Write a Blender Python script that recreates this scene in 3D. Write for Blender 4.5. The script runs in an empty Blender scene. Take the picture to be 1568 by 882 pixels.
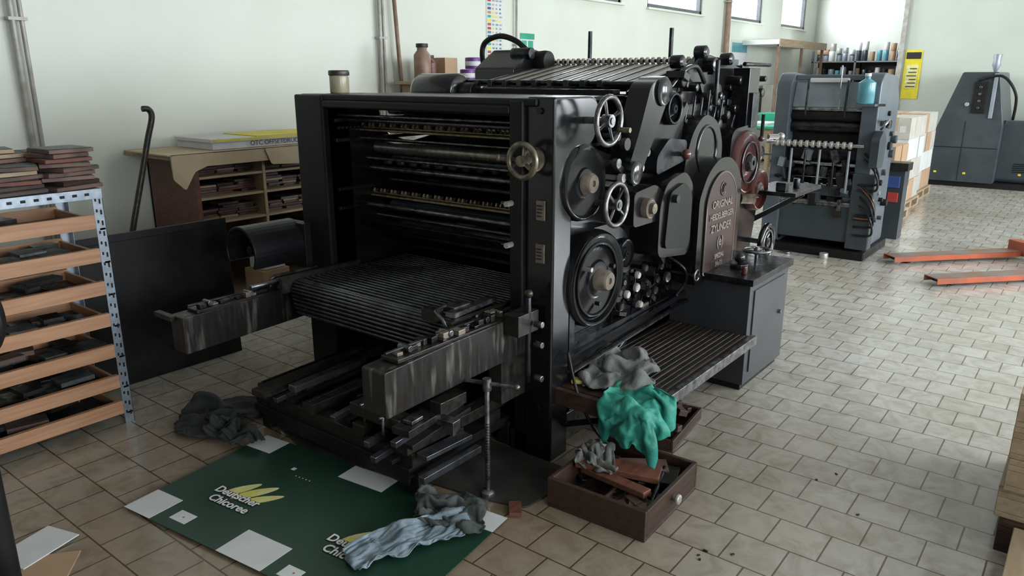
import bpy, bmesh, math, random
from mathutils import Vector, Matrix, noise
random.seed(7)
scene=bpy.context.scene
col=bpy.context.collection
PI=math.pi
# ------------------------------------------------------------ materials
def mat(name,c,rough=.5,metal=0.,c2=None,scale=8.,bump=0.,bscale=40.,coat=0.,rvar=.0,emit=0.,stretch=None,detail=4.,lo=.35,hi=.65,spec=.5):
    m=bpy.data.materials.new(name);m.use_nodes=True
    nt=m.node_tree;n=nt.nodes;l=nt.links;b=n['Principled BSDF']
    b.inputs['Base Color'].default_value=(*c,1);b.inputs['Roughness'].default_value=rough;b.inputs['Metallic'].default_value=metal
    b.inputs['Specular IOR Level'].default_value=spec
    if coat:b.inputs['Coat Weight'].default_value=coat;b.inputs['Coat Roughness'].default_value=.12
    tc=n.new('ShaderNodeTexCoord');mp=n.new('ShaderNodeMapping');l.new(tc.outputs['Object'],mp.inputs[0])
    if stretch:mp.inputs['Scale'].default_value=stretch
    if c2 is None:c2=tuple(x*.8 for x in c)
    nz=n.new('ShaderNodeTexNoise');nz.inputs['Scale'].default_value=scale;nz.inputs['Detail'].default_value=detail;l.new(mp.outputs[0],nz.inputs[0])
    r=n.new('ShaderNodeValToRGB');r.color_ramp.elements[0].position=lo;r.color_ramp.elements[1].position=hi
    r.color_ramp.elements[0].color=(*c,1);r.color_ramp.elements[1].color=(*c2,1)
    l.new(nz.outputs[0],r.inputs[0]);l.new(r.outputs[0],b.inputs['Base Color'])
    if rvar:
        mr=n.new('ShaderNodeMapRange');mr.inputs[3].default_value=max(.03,rough-rvar);mr.inputs[4].default_value=min(1,rough+rvar)
        n2=n.new('ShaderNodeTexNoise');n2.inputs['Scale'].default_value=scale*1.7;n2.inputs['Detail'].default_value=5;l.new(mp.outputs[0],n2.inputs[0])
        mr.inputs[1].default_value=.3;mr.inputs[2].default_value=.7
        l.new(n2.outputs[0],mr.inputs[0]);l.new(mr.outputs[0],b.inputs['Roughness'])
    if bump:
        bn=n.new('ShaderNodeBump');bn.inputs['Strength'].default_value=bump;bn.inputs['Distance'].default_value=.01
        n3=n.new('ShaderNodeTexNoise');n3.inputs['Scale'].default_value=bscale;l.new(mp.outputs[0],n3.inputs[0])
        l.new(n3.outputs[0],bn.inputs['Height']);l.new(bn.outputs[0],b.inputs['Normal'])
    if emit:
        b.inputs['Emission Color'].default_value=(*c,1);b.inputs['Emission Strength'].default_value=emit
    return m
ENAM=mat('black_enamel',(.004,.004,.005),.20,0,(.008,.008,.009),3,coat=.25,rvar=.05,spec=.45)
ENAF=mat('black_enamel_satin',(.004,.004,.005),.38,0,(.009,.009,.010),3,rvar=.05,spec=.25)
BLK=mat('black_matte',(.006,.006,.007),.5,0,(.012,.011,.010),10,rvar=.1,spec=.25)
DARK=mat('grease_dark',(.011,.010,.009),.42,.2,(.026,.021,.016),25,rvar=.15)
DST=mat('dark_steel',(.055,.057,.063),.32,.85,(.022,.022,.025),14,rvar=.12)
SLAT=mat('slat_steel',(.15,.155,.17),.30,.85,(.09,.09,.10),14,rvar=.08)
STL=mat('steel',(.50,.51,.53),.28,1.,(.30,.30,.31),20,rvar=.12)
WST=mat('worn_steel',(.27,.27,.28),.34,.9,(.09,.085,.08),22,rvar=.12)
ROLL=mat('satin_steel_roller',(.40,.38,.35),.30,.8,(.27,.25,.22),6,rvar=.06,stretch=(1,6,1))
BRS=mat('dirty_brass',(.26,.225,.17),.40,.7,(.12,.10,.075),30,rvar=.1)
GRB=mat('gripper_brass',(.40,.32,.19),.42,.6,(.20,.15,.08),30,rvar=.1)
TAN=mat('tan_hub',(.24,.20,.16),.4,.4,(.15,.12,.095),30)
SCR=mat('scratched_grey_metal',(.020,.017,.015),.40,.35,(.15,.135,.12),7,rvar=.12,stretch=(4,4,.6),lo=.56,hi=.74)
MRN=mat('maroon_grey',(.055,.016,.014),.28,0,(.085,.022,.018),5,coat=.4)  # reddish reflection on the discs painted in as maroon; knobs share it
PLM=mat('nameplate_dark',(.022,.012,.011),.34,0,(.040,.014,.012),4,coat=.1)  # red tint is a reflection painted into the dark plate
PLTX=mat('nameplate_text',(.24,.20,.175),.5,.4)
WALL=mat('wall_paint',(.63,.65,.575),.40,0,(.59,.61,.53),1.2,.04,30)
WALL2=mat('far_wall_paint',(.50,.53,.455),.5,0,(.46,.49,.42),1.2)
WALLB=mat('rear_wall_dimmed_colour',(.16,.16,.15),.6,0,(.13,.13,.12),1.2)  # unseen wall; dimness put into its colour, keeps press-front reflections dark
CEIL=mat('ceiling_paint',(.6,.6,.58),.8)
PIPE=mat('painted_pipe',(.40,.40,.37),.4,.1,(.30,.27,.23),12)
RUSTP=mat('rusty_pipe',(.28,.18,.13),.5,.1,(.20,.12,.085),12)
GALV=mat('galvanised',(.34,.38,.43),.42,.8,(.24,.28,.33),30)
WOODO=mat('orange_wood',(.46,.25,.14),.5,0,(.37,.185,.095),5,stretch=(.8,6,14))
WOODP=mat('ply_wood',(.38,.29,.19),.6,0,(.30,.215,.13),5,stretch=(1,6,10))
WOODB=mat('brown_wood',(.055,.028,.019),.42,0,(.030,.017,.012),5,stretch=(1,6,10),rvar=.1)
WOODR=mat('red_wood',(.17,.065,.04),.45,0,(.10,.04,.028),6,stretch=(1,6,10))
BLKW=mat('block_wood',(.17,.10,.075),.6,0,(.07,.04,.035),8)
BLKM=mat('block_metal_top',(.12,.13,.13),.5,.4,(.05,.05,.05),20)
BLKR=mat('block_red',(.20,.05,.03),.6,0,(.10,.04,.03),20)
CART=mat('cardboard',(.40,.26,.16),.75,0,(.34,.22,.13),3)
PAPER=mat('kraft_paper',(.50,.39,.26),.6,0,(.40,.30,.19),4,.3,10)
WHITE=mat('white_card',(.60,.61,.60),.5,0,(.55,.56,.55),6)
YEL=mat('yellow_print',(.75,.62,.02),.5)
YLF=mat('chicory_yellow',(.62,.54,.10),.45,0,(.66,.66,.36),14)
GRN=mat('green_print',(.012,.045,.026),.36,0,(.010,.038,.023),3)
INKB=mat('ink_black',(.01,.01,.01),.5)
INKW=mat('ink_white',(.75,.75,.72),.5)
RAGG=mat('grey_rag',(.15,.155,.14),.9,0,(.09,.095,.085),14,.3,90)
RAGM=mat('dull_green_rag',(.060,.072,.064),.9,0,(.035,.043,.040),14,.3,90)
RAGB=mat('blue_rag',(.23,.29,.33),.9,0,(.13,.17,.20),12,.3,90)
RAGT=mat('teal_cloth',(.03,.27,.20),.6,0,(.018,.20,.15),12,.2,90)
RAGD=mat('dark_rag',(.026,.032,.028),.9,0,(.014,.017,.016),14,.3,90)
MATB=mat('rubber_mat',(.014,.014,.013),.6,0,(.04,.036,.03),7)
GREY=mat('machine_grey_blue',(.11,.13,.15),.38,.15,(.085,.10,.118),5,coat=.1)
GREYL=mat('machine_grey_light',(.30,.33,.37),.4,.3,(.23,.26,.29),5)
GREYD=mat('machine_grey_dark',(.045,.057,.064),.4,.1,(.034,.043,.049),5,coat=.2)
CABG=mat('cabinet_grey',(.050,.053,.058),.4,.2,(.038,.040,.044),4)
ORNG=mat('pallet_truck_orange',(.45,.09,.03),.45,0,(.27,.08,.05),6)
GRIM=mat('worn_fork',(.26,.24,.23),.45,.4,(.34,.14,.07),5)
PURP=mat('purple_tin',(.13,.03,.22),.4)
JARM=mat('jar_contents',(.40,.35,.24),.25,0,(.30,.26,.17),12)
LIDM=mat('dark_lid',(.04,.03,.03),.4)
TEALB=mat('teal_bottle',(.10,.30,.35),.25,0,(.08,.24,.28),9)
BLUEP=mat('blue_print',(.04,.08,.26),.5)
GRNS=mat('green_sign',(.02,.34,.20),.5)
REDP=mat('red_print',(.42,.045,.035),.5)
CREAM=mat('feedboard_cream',(.50,.48,.42),.45,0,(.42,.40,.35),8)
WFRM=mat('window_frame',(.16,.17,.18),.4,.5)
GLOW=mat('frosted_glass_daylight',(.88,.94,1.0),.4,emit=3.4)
BEAD=mat('pale_ring',(.5,.47,.44),.35,.5)
PLAST=mat('clear_film',(.5,.5,.5),.2,0,(.36,.35,.34),14)
HOSE=mat('brown_hose',(.18,.08,.04),.4)
# ------------------------------------------------------------ mesh builder
def rp(pts,r,n=5):
    out=[];N=len(pts)
    for i,p in enumerate(pts):
        rr=r[i] if isinstance(r,(list,tuple)) else r
        p=Vector(p);a=Vector(pts[i-1])-p;b=Vector(pts[(i+1)%N])-p
        q=min(rr,a.length*.48,b.length*.48)
        if q<=1e-4: out.append(tuple(p));continue
        A=p+a.normalized()*q;Bq=p+b.normalized()*q
        for k in range(n+1):
            t=k/n;out.append(tuple(A*(1-t)**2+p*2*t*(1-t)+Bq*t*t))
    return out
def spline(pts,n=8):
    P=[Vector(p) for p in pts];out=[]
    for i in range(len(P)-1):
        p0=P[max(0,i-1)];p1=P[i];p2=P[i+1];p3=P[min(len(P)-1,i+2)]
        for k in range(n):
            t=k/n;out.append(.5*((2*p1)+(p2-p0)*t+(2*p0-5*p1+4*p2-p3)*t*t+(-p0+3*p1-3*p2+p3)*t**3))
    out.append(P[-1]);return out
class B:
    def __init__(s,name,parent=None,bevel=.003,seg=2):
        s.name=name;s.bm=bmesh.new();s.mats=[];s.parent=parent;s.bevel=bevel;s.seg=seg
    def mi(s,m):
        if m not in s.mats:s.mats.append(m)
        return s.mats.index(m)
    def raw(s,vs,fs,m,smooth=False):
        k=s.mi(m);V=[s.bm.verts.new(v) for v in vs]
        for f in fs:
            try:
                F=s.bm.faces.new([V[i] for i in f]);F.material_index=k;F.smooth=smooth
            except ValueError:pass
    def box(s,x0,x1,y0,y1,z0,z1,m,M=None):
        vs=[Vector((x,y,z)) for x in(x0,x1) for y in(y0,y1) for z in(z0,z1)]
        if M is not None:vs=[M@v for v in vs]
        s.raw(vs,[(0,1,3,2),(4,6,7,5),(0,4,5,1),(2,3,7,6),(0,2,6,4),(1,5,7,3)],m)
    def ob(s,c,sz,m,rx=0,ry=0,rz=0):
        M=Matrix.Translation(c)@Matrix.Rotation(rz,4,'Z')@Matrix.Rotation(ry,4,'Y')@Matrix.Rotation(rx,4,'X')
        s.box(-sz[0]/2,sz[0]/2,-sz[1]/2,sz[1]/2,-sz[2]/2,sz[2]/2,m,M)
    def beam(s,p0,p1,w,h,m):
        p0=Vector(p0);p1=Vector(p1);d=(p1-p0);L=d.length;d.normalize()
        up=Vector((0,0,1)) if abs(d.z)<.95 else Vector((0,1,0))
        sd=d.cross(up).normalized();u=sd.cross(d)
        M=Matrix((( *d,0),(*sd,0),(*u,0),(0,0,0,1))).transposed();M.translation=p0
        s.box(0,L,-w/2,w/2,-h/2,h/2,m,M)
    def lathe(s,prof,base,axis,m,n=28,smooth=True):
        a=Vector(axis).normalized();t=Vector((0,0,1)) if abs(a.z)<.9 else Vector((1,0,0))
        e=a.cross(t).normalized();g=a.cross(e);base=Vector(base);vs=[];fs=[]
        for h,r in prof:
            for i in range(n):
                q=2*PI*i/n;vs.append(base+a*h+(e*math.cos(q)+g*math.sin(q))*max(r,.0002))
        for j in range(len(prof)-1):
            for i in range(n):
                fs.append((j*n+i,j*n+(i+1)%n,(j+1)*n+(i+1)%n,(j+1)*n+i))
        k=s.mi(m);V=[s.bm.verts.new(v) for v in vs]
        for f in fs:
            F=s.bm.faces.new([V[i] for i in f]);F.material_index=k;F.smooth=smooth
        for off in(0,(len(prof)-1)*n):
            F=s.bm.faces.new([V[off+i] for i in range(n)]);F.material_index=k
    def cyl(s,p0,p1,r,m,n=20,r2=None):
        p0=Vector(p0);p1=Vector(p1);d=p1-p0
        s.lathe([(0,r),(d.length,r if r2 is None else r2)],p0,d,m,n)
    def prism(s,pts,ax,a,b,m,smooth=False):
        def V(p,t):
            return {'y':(p[0],t,p[1]),'x':(t,p[0],p[1]),'z':(p[0],p[1],t)}[ax]
        N=len(pts);vs=[V(p,a) for p in pts]+[V(p,b) for p in pts]
        fs=[tuple(range(N)),tuple(range(2*N-1,N-1,-1))]+[(i,(i+1)%N,N+(i+1)%N,N+i) for i in range(N)]
        s.raw(vs,fs,m)
    def tube(s,pts,r,m,n=10,sm=True,closed=False):
        P=spline(pts) if sm else [Vector(p) for p in pts]
        vs=[];fs=[];prev=None
        for i,p in enumerate(P):
            d=(P[min(i+1,len(P)-1)]-P[max(0,i-1)]).normalized()
            if prev is None:
                t=Vector((0,0,1)) if abs(d.z)<.9 else Vector((1,0,0));e=d.cross(t).normalized()
            else:
                e=(prev-d*prev.dot(d)).normalized()
            prev=e;g=d.cross(e)
            for k in range(n):
                q=2*PI*k/n;vs.append(p+(e*math.cos(q)+g*math.sin(q))*r)
        for j in range(len(P)-1):
            for i in range(n):fs.append((j*n+i,j*n+(i+1)%n,(j+1)*n+(i+1)%n,(j+1)*n+i))
        fs.append(tuple(range(n)));fs.append(tuple(range((len(P)-1)*n,len(P)*n)))
        s.raw(vs,fs,m,True)
    def torus(s,c,axis,R,r,m,n=36,k=10,arc=1.):
        a=Vector(axis).normalized();t=Vector((0,0,1)) if abs(a.z)<.9 else Vector((1,0,0))
        e=a.cross(t).normalized();g=a.cross(e);c=Vector(c);vs=[];fs=[]
        for i in range(n):
            q=2*PI*i/n;d=e*math.cos(q)+g*math.sin(q)
            for j in range(k):
                w=2*PI*j/k;vs.append(c+d*(R+r*math.cos(w))+a*r*math.sin(w))
        for i in range(n):
            for j in range(k):fs.append((i*k+j,i*k+(j+1)%k,((i+1)%n)*k+(j+1)%k,((i+1)%n)*k+j))
        s.raw(vs,fs,m,True)
    def ball(s,c,r,m,n=14):
        s.lathe([(-r*math.cos(PI*i/8),r*math.sin(PI*i/8)) for i in range(9)],c,(0,0,1),m,n)
    def wheel(s,c,axis,R,r,m,spokes=4,hub=.025,shaft=.12,hm=None,ph=.4):
        c=Vector(c);a=Vector(axis).normalized();t=Vector((0,0,1)) if abs(a.z)<.9 else Vector((1,0,0))
        e=a.cross(t).normalized();g=a.cross(e)
        s.torus(c,a,R,r,m)
        for i in range(spokes):
            q=2*PI*i/spokes+ph;d=e*math.cos(q)+g*math.sin(q)
            s.cyl(c+d*hub*.5-a*.004,c+d*R,r*.62,m,8)
        s.cyl(c-a*shaft,c+a*.02,hub*.55,hm or m,16);s.cyl(c-a*.025,c+a*.015,hub,hm or m,18)
    def text(s,body,M,size,m,ext=.002,align='CENTER',off=0.):
        cu=bpy.data.curves.new('t','FONT');cu.body=body;cu.size=size;cu.extrude=ext;cu.align_x=align;cu.align_y='CENTER';cu.offset=off;cu.resolution_u=3
        o=bpy.data.objects.new('t',cu);col.objects.link(o)
        dg=bpy.context.evaluated_depsgraph_get();me=bpy.data.meshes.new_from_object(o.evaluated_get(dg))
        vs=[M@v.co for v in me.vertices];fs=[tuple(p.vertices) for p in me.polygons]
        s.raw(vs,fs,m)
        bpy.data.objects.remove(o);bpy.data.curves.remove(cu);bpy.data.meshes.remove(me)
    def finish(s):
        me=bpy.data.meshes.new(s.name)
        bmesh.ops.recalc_face_normals(s.bm,faces=s.bm.faces)
        s.bm.to_mesh(me);s.bm.free()
        for m in s.mats:me.materials.append(m)
        o=bpy.data.objects.new(s.name,me);col.objects.link(o)
        if s.bevel:
            bv=o.modifiers.new('bevel','BEVEL');bv.width=s.bevel;bv.segments=s.seg;bv.limit_method='ANGLE';bv.angle_limit=math.radians(40)
            bv.harden_normals=False
        if s.parent:o.parent=s.parent
        return o
def empty(name):
    e=bpy.data.objects.new(name,None);col.objects.link(e);e.empty_display_size=.1;return e
# ---- real cloth simulation for the rags
press=empty('cylinder_printing_press');tb=empty('wooden_tool_drawer')
def run_cloths(specs,boxes,frames=60,n=34):
    tmp=[]
    for (x0,x1,y0,y1,z0,z1) in boxes:
        bb=B('tmp',bevel=0);bb.box(x0,x1,y0,y1,z0,z1,BLK);o=bb.finish()
        o.modifiers.new('c','COLLISION');o.collision.thickness_outer=.004;o.collision.cloth_friction=30;o.collision.damping=.6
        tmp.append(o)
    cl=[]
    for (name,m,cx,cy,z0,lx,ly,rot,tilt,pl,fr,seed,par) in specs:
        vs=[];c=math.cos(rot);s=math.sin(rot);ct=math.cos(tilt);st=math.sin(tilt)
        for i in range(n+1):
            for j in range(n+1):
                u=i/n-.5;v=j/n-.5
                w=pl*math.sin(u*fr+seed+1.3*v)+pl*1.6*noise.noise(Vector((u*4+seed,v*4,seed)))
                x=u*lx*(1+.1*noise.noise(Vector((v*3,seed,0))));y=v*ly
                Y=y*ct-w*st;Z=(v+.5)*ly*st+w*ct
                vs.append((cx+x*c-Y*s,cy+x*s+Y*c,z0+Z))
        fs=[(i*(n+1)+j,(i+1)*(n+1)+j,(i+1)*(n+1)+j+1,i*(n+1)+j+1) for i in range(n) for j in range(n)]
        me=bpy.data.meshes.new(name);me.from_pydata(vs,[],fs);me.materials.append(m)
        o=bpy.data.objects.new(name,me);col.objects.link(o)
        md=o.modifiers.new('cloth','CLOTH');st_=md.settings;st_.quality=5;st_.mass=.15;st_.tension_stiffness=15;st_.compression_stiffness=10;st_.shear_stiffness=5;st_.bending_stiffness=.05;st_.air_damping=2
        md.collision_settings.distance_min=.004;md.collision_settings.use_self_collision=True;md.collision_settings.self_distance_min=.004;md.collision_settings.collision_quality=3
        cl.append((o,par))
    for f in range(1,frames+1):scene.frame_set(f)
    dg=bpy.context.evaluated_depsgraph_get()
    for o,par in cl:
        me=bpy.data.meshes.new_from_object(o.evaluated_get(dg))
        o.modifiers.clear();old=o.data;o.data=me;bpy.data.meshes.remove(old)
        for p in me.polygons:p.use_smooth=True
        ss=o.modifiers.new('sub','SUBSURF');ss.levels=1;ss.render_levels=1
        sd=o.modifiers.new('thick','SOLIDIFY');sd.thickness=.0025;sd.offset=1
        if par:o.parent=par
    for o in tmp:bpy.data.objects.remove(o)
    scene.frame_set(1)
S=[('light_blue_rag',RAGB,1.69,1.75,.05,.42,.22,.22,.35,.03,12,1.4,None),
   ('dark_grey_rag',RAGM,1.91,1.79,.02,.22,.36,1.2,.9,.03,20,4.1,None),
   ('grey_rag',RAGG,2.86,1.56,.36,.42,.46,.3,1.0,.04,18,7.7,None),
   ('teal_cloth',RAGT,2.60,1.385,.40,.30,.40,-.15,.12,.03,20,2.2,None),
   ('crumpled_dark_cloth',RAGD,1.84,3.24,.02,.34,.46,.9,.8,.045,16,3.3,None),
   ('crumpled_dark_cloth',RAGD,1.80,2.98,.06,.40,.20,-1.45,.1,.03,22,5.3,None),
   ('cloth_in_drawer',RAGG,2.29,1.44,.13,.24,.26,.4,.9,.03,18,6.3,tb),
   ('plastic_film',PLAST,2.36,1.25,.15,.15,.16,.5,.1,.015,14,9.9,tb)]
run_cloths(S,[(-1,6,-1,6,-.3,.016),(2.50,3.72,1.285,1.80,.25,.342),(2.62,3.7,1.80,1.95,.3,1.2),(1.84,2.66,1.95,3.05,0,.16),
   (2.19,2.66,1.10,1.54,0,.10),(2.19,2.21,1.10,1.54,0,.125),(2.19,2.66,1.52,1.54,0,.125)])
# ------------------------------------------------------------ ROOM
def floor_mat():
    m=bpy.data.materials.new('floor_tiles');m.use_nodes=True;nt=m.node_tree;n=nt.nodes;l=nt.links;b=n['Principled BSDF']
    tc=n.new('ShaderNodeTexCoord');mp=n.new('ShaderNodeMapping');mp.inputs['Rotation'].default_value=(0,0,PI/2)
    l.new(tc.outputs['Object'],mp.inputs[0])
    br=n.new('ShaderNodeTexBrick');br.offset=.5;br.inputs['Scale'].default_value=1.;br.inputs['Brick Width'].default_value=.19;br.inputs['Row Height'].default_value=.19
    br.inputs['Mortar Size'].default_value=.0034;br.inputs['Mortar Smooth'].default_value=.25
    br.inputs['Color1'].default_value=(.46,.445,.405,1);br.inputs['Color2'].default_value=(.52,.505,.465,1);br.inputs['Mortar'].default_value=(.14,.11,.085,1)
    l.new(mp.outputs[0],br.inputs[0])
    nz=n.new('ShaderNodeTexNoise');nz.inputs['Scale'].default_value=8;nz.inputs['Detail'].default_value=8;nz.inputs['Roughness'].default_value=.6;nz.inputs['Distortion'].default_value=1.2;l.new(tc.outputs['Object'],nz.inputs[0])
    r=n.new('ShaderNodeValToRGB');r.color_ramp.elements[0].position=.30;r.color_ramp.elements[0].color=(.72,.68,.62,1);r.color_ramp.elements[1].position=.58;r.color_ramp.elements[1].color=(1.,1.,1.,1)
    l.new(nz.outputs[0],r.inputs[0])
    mx=n.new('ShaderNodeMix');mx.data_type='RGBA';mx.blend_type='MULTIPLY';mx.inputs[0].default_value=1;l.new(br.outputs[0],mx.inputs[6]);l.new(r.outputs[0],mx.inputs[7])
    n2=n.new('ShaderNodeTexNoise');n2.inputs['Scale'].default_value=.7;n2.inputs['Detail'].default_value=6;l.new(tc.outputs['Object'],n2.inputs[0])
    r2=n.new('ShaderNodeValToRGB');r2.color_ramp.elements[0].position=.35;r2.color_ramp.elements[0].color=(.86,.82,.75,1);r2.color_ramp.elements[1].position=.6;r2.color_ramp.elements[1].color=(1,1,1,1)
    l.new(n2.outputs[0],r2.inputs[0])
    m2=n.new('ShaderNodeMix');m2.data_type='RGBA';m2.blend_type='MULTIPLY';m2.inputs[0].default_value=1;l.new(mx.outputs[2],m2.inputs[6]);l.new(r2.outputs[0],m2.inputs[7])
    # oily, trodden dirt gathered around the press
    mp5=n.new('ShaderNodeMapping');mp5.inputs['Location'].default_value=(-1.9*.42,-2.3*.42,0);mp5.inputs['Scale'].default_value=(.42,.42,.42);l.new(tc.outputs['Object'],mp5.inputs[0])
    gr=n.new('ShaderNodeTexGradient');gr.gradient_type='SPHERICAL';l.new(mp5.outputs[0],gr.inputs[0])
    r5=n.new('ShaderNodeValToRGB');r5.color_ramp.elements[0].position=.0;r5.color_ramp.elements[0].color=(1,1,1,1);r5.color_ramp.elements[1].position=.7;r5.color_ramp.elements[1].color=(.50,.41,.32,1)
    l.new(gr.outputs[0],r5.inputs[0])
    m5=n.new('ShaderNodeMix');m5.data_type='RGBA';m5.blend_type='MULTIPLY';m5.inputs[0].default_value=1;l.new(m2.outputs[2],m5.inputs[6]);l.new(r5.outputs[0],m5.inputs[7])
    l.new(m5.outputs[2],b.inputs['Base Color'])
    mr=n.new('ShaderNodeMapRange');mr.inputs[1].default_value=.3;mr.inputs[2].default_value=.7;mr.inputs[3].default_value=.12;mr.inputs[4].default_value=.27
    l.new(nz.outputs[0],mr.inputs[0]);l.new(mr.outputs[0],b.inputs['Roughness'])
    bp=n.new('ShaderNodeBump');bp.inputs['Strength'].default_value=.35;bp.inputs['Distance'].default_value=.004
    mt=n.new('ShaderNodeMath');mt.operation='MULTIPLY_ADD';mt.inputs[1].default_value=-1.;l.new(br.outputs['Fac'],mt.inputs[0]);
    ms=n.new('ShaderNodeMath');ms.operation='MULTIPLY';ms.inputs[1].default_value=.3;l.new(nz.outputs[0],ms.inputs[0]);l.new(ms.outputs[0],mt.inputs[2])
    l.new(mt.outputs[0],bp.inputs['Height']);l.new(bp.outputs[0],b.inputs['Normal'])
    return m
X0,X1,Y0,Y1,ZC=-6.,18.5,-5.,5.7,4.0
b=B('floor',bevel=0);b.box(X0,X1,Y0,Y1,-.1,0,floor_mat());b.finish()
b=B('ceiling',bevel=0);b.box(X0,X1,Y0,Y1,ZC,ZC+.1,CEIL);b.finish()
wins=[(8.0,9.75),(10.5,12.4),(13.45,15.1),(16.2,17.7)]
WZ0,WZ1=2.64,3.5
b=B('wall_left',bevel=0)
b.box(X0,X1,Y1,Y1+.25,0,WZ0,WALL);b.box(X0,X1,Y1,Y1+.25,WZ1,ZC,WALL)
xs=[X0]+[v for w in wins for v in w]+[X1]
for i in range(0,len(xs),2):b.box(xs[i],xs[i+1],Y1,Y1+.25,WZ0,WZ1,WALL)
b.finish()
def window(name,ax,a0,a1,z0,z1,pos,sgn,div):
    b=B(name,bevel=.004)
    def bx(p0,p1,q0,q1,d0,d1,m):
        d0,d1=sorted((pos+sgn*d0,pos+sgn*d1))
        if ax=='y':b.box(p0,p1,d0,d1,q0,q1,m)
        else:b.box(d0,d1,p0,p1,q0,q1,m)
    f=.06
    bx(a0,a1,z0,z0+f,.02,.09,WFRM);bx(a0,a1,z1-f,z1,.02,.09,WFRM)
    for k in range(div+1):
        p=a0+(a1-a0-f)*k/div;bx(p,p+f,z0,z1,.02,.09,WFRM)
    bx(a0+.01,a1-.01,z0+.01,z1-.01,.1,.12,GLOW)
    bx(a0-.03,a1+.03,z0-.03,z0,-.05,.1,WALL)
    b.finish()
for i,(a,c) in enumerate(wins):window('window_%d'%(i+1),'y',a,c,WZ0,WZ1,Y1,1,1)
rw=[(-2.2,.8),(2.0,5.0),(6.0,9.0),(10.5,13.5)]  # first window is unseen, added only to fill the foreground with light
b=B('wall_right',bevel=0);RZ0,RZ1=1.1,3.3
b.box(X0,X1,Y0-.25,Y0,0,RZ0,WALL2);b.box(X0,X1,Y0-.25,Y0,RZ1,ZC,WALL2)
xs=[X0]+[v for w in rw for v in w]+[X1]
for i in range(0,len(xs),2):b.box(xs[i],xs[i+1],Y0-.25,Y0,RZ0,RZ1,WALL2)
b.finish()
for i,(a,c) in enumerate(rw):window('window_%d'%(i+5),'y',a,c,RZ0,RZ1,Y0,-1,3)
b=B('wall_back',bevel=0);b.box(X0-.2,X0,Y0-.25,Y1+.25,0,ZC,WALLB);b.finish()
b=B('wall_far',bevel=0);b.box(X1,X1+.2,Y0-.25,Y1+.25,0,ZC,WALL);b.finish()
b=B('wall_partition',bevel=0);b.box(15.0,15.2,Y0,3.08,0,ZC,WALL2);b.finish()
b=B('trim_1',bevel=.01);b.box(14.93,15.22,3.08,3.16,0,ZC,PIPE);b.finish()
b=B('baseboard_left',bevel=.003);b.box(X0,X1,Y1-.012,Y1,0,.09,PIPE);b.finish()
def wallpipe(name,x,z0,z1,r,m,dx=0,two=0):
    b=B(name,bevel=0);y=Y1-.03-r
    b.cyl((x,y,z0),(x+dx,y,z1),r,m,14)
    if two:b.cyl((x+two,y,z0),(x+two+dx,y,z1),r*.75,m,14)
    z=z0+.2
    while z<z1:
        b.box(x-r-.01,x+r+.01+max(0,two),Y1-.03-2*r-.004,Y1,z,z+.02,PIPE);z+=.9
    b.finish()
wallpipe('conduit_pipe',2.03,0,ZC,.019,PIPE,0,.055)
wallpipe('conduit_pipe',5.17,0,ZC,.018,PIPE,0,.045)
wallpipe('conduit_pipe',7.30,0,ZC,.014,PIPE)
wallpipe('heating_pipe',13.30,0,ZC,.05,RUSTP)
b=B('long_pole',bevel=0);b.cyl((5.50,5.61,0),(5.28,5.64,3.4),.020,RUSTP);b.finish()
def poster(name,x0,x1,z0,z1,rows):
    b=B(name,bevel=0);y=Y1-.006;b.box(x0,x1,y,Y1-.001,z0,z1,WHITE)
    for (u0,u1,v0,v1,m) in rows:
        b.box(x0+(x1-x0)*u0,x0+(x1-x0)*u1,y-.002,y,z0+(z1-z0)*v0,z0+(z1-z0)*v1,m)
    b.finish()
R0=random.Random(3)
rows=[];ms=[YEL,REDP,BLUEP,GRNS,ORNG,TEALB,CART]
for i in range(30):
    rows.append((.06,.26,.02+i*.032,.04+i*.032,ms[(i*3)%7]))
    for j in range(3):rows.append((.34+j*.21,.34+j*.21+.17*random.uniform(.4,1),.022+i*.032,.036+i*.032,random.choice([PIPE,BLUEP,GREYL,PIPE,TEALB,YEL])))
poster('safety_chart_poster',6.80,7.10,1.63,2.95,rows)
poster('first_aid_sign',7.42,7.70,1.82,2.15,[(0,1,.8,1,GRNS),(.1,.45,.45,.75,GRNS),(.55,.9,.45,.75,GRNS),(.1,.9,.3,.33,INKB),(.1,.9,.2,.23,INKB),(.1,.7,.1,.13,INKB)])
poster('wall_calendar_sheet',13.7,14.5,1.45,2.3,[(.05,.95,.75,.95,TEALB),(.1,.5,.1,.6,GREYL),(.6,.9,.1,.5,BLUEP)])
b=B('yellow_notice_sign',bevel=0);b.box(14.99,14.999,2.78,3.05,1.28,2.1,YEL)
b.box(14.985,14.99,2.80,3.03,1.95,2.06,INKB);b.box(14.985,14.99,2.82,3.01,1.45,1.85,YLF)
for k in range(6):b.box(14.98,14.985,2.84,2.99-.02*(k%3),1.48+.06*k,1.495+.06*k,INKB)
b.finish()
for (lx,ly) in [(1.5,2.5),(6.5,2.5),(11.5,2.5),(1.5,-2),(6.5,-2),(11.5,-2)]:
    b=B('fluorescent_ceiling_lamp',bevel=.004);b.box(lx-.75,lx+.75,ly-.09,ly+.09,3.86,3.93,WHITE)
    b.cyl((lx-.7,ly-.04,3.845),(lx+.7,ly-.04,3.845),.013,GREYL,12);b.cyl((lx-.7,ly+.04,3.845),(lx+.7,ly+.04,3.845),.013,GREYL,12)
    b.cyl((lx-.5,ly,3.93),(lx-.5,ly,4.0),.01,WFRM,8);b.cyl((lx+.5,ly,3.93),(lx+.5,ly,4.0),.01,WFRM,8);b.finish()

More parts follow.
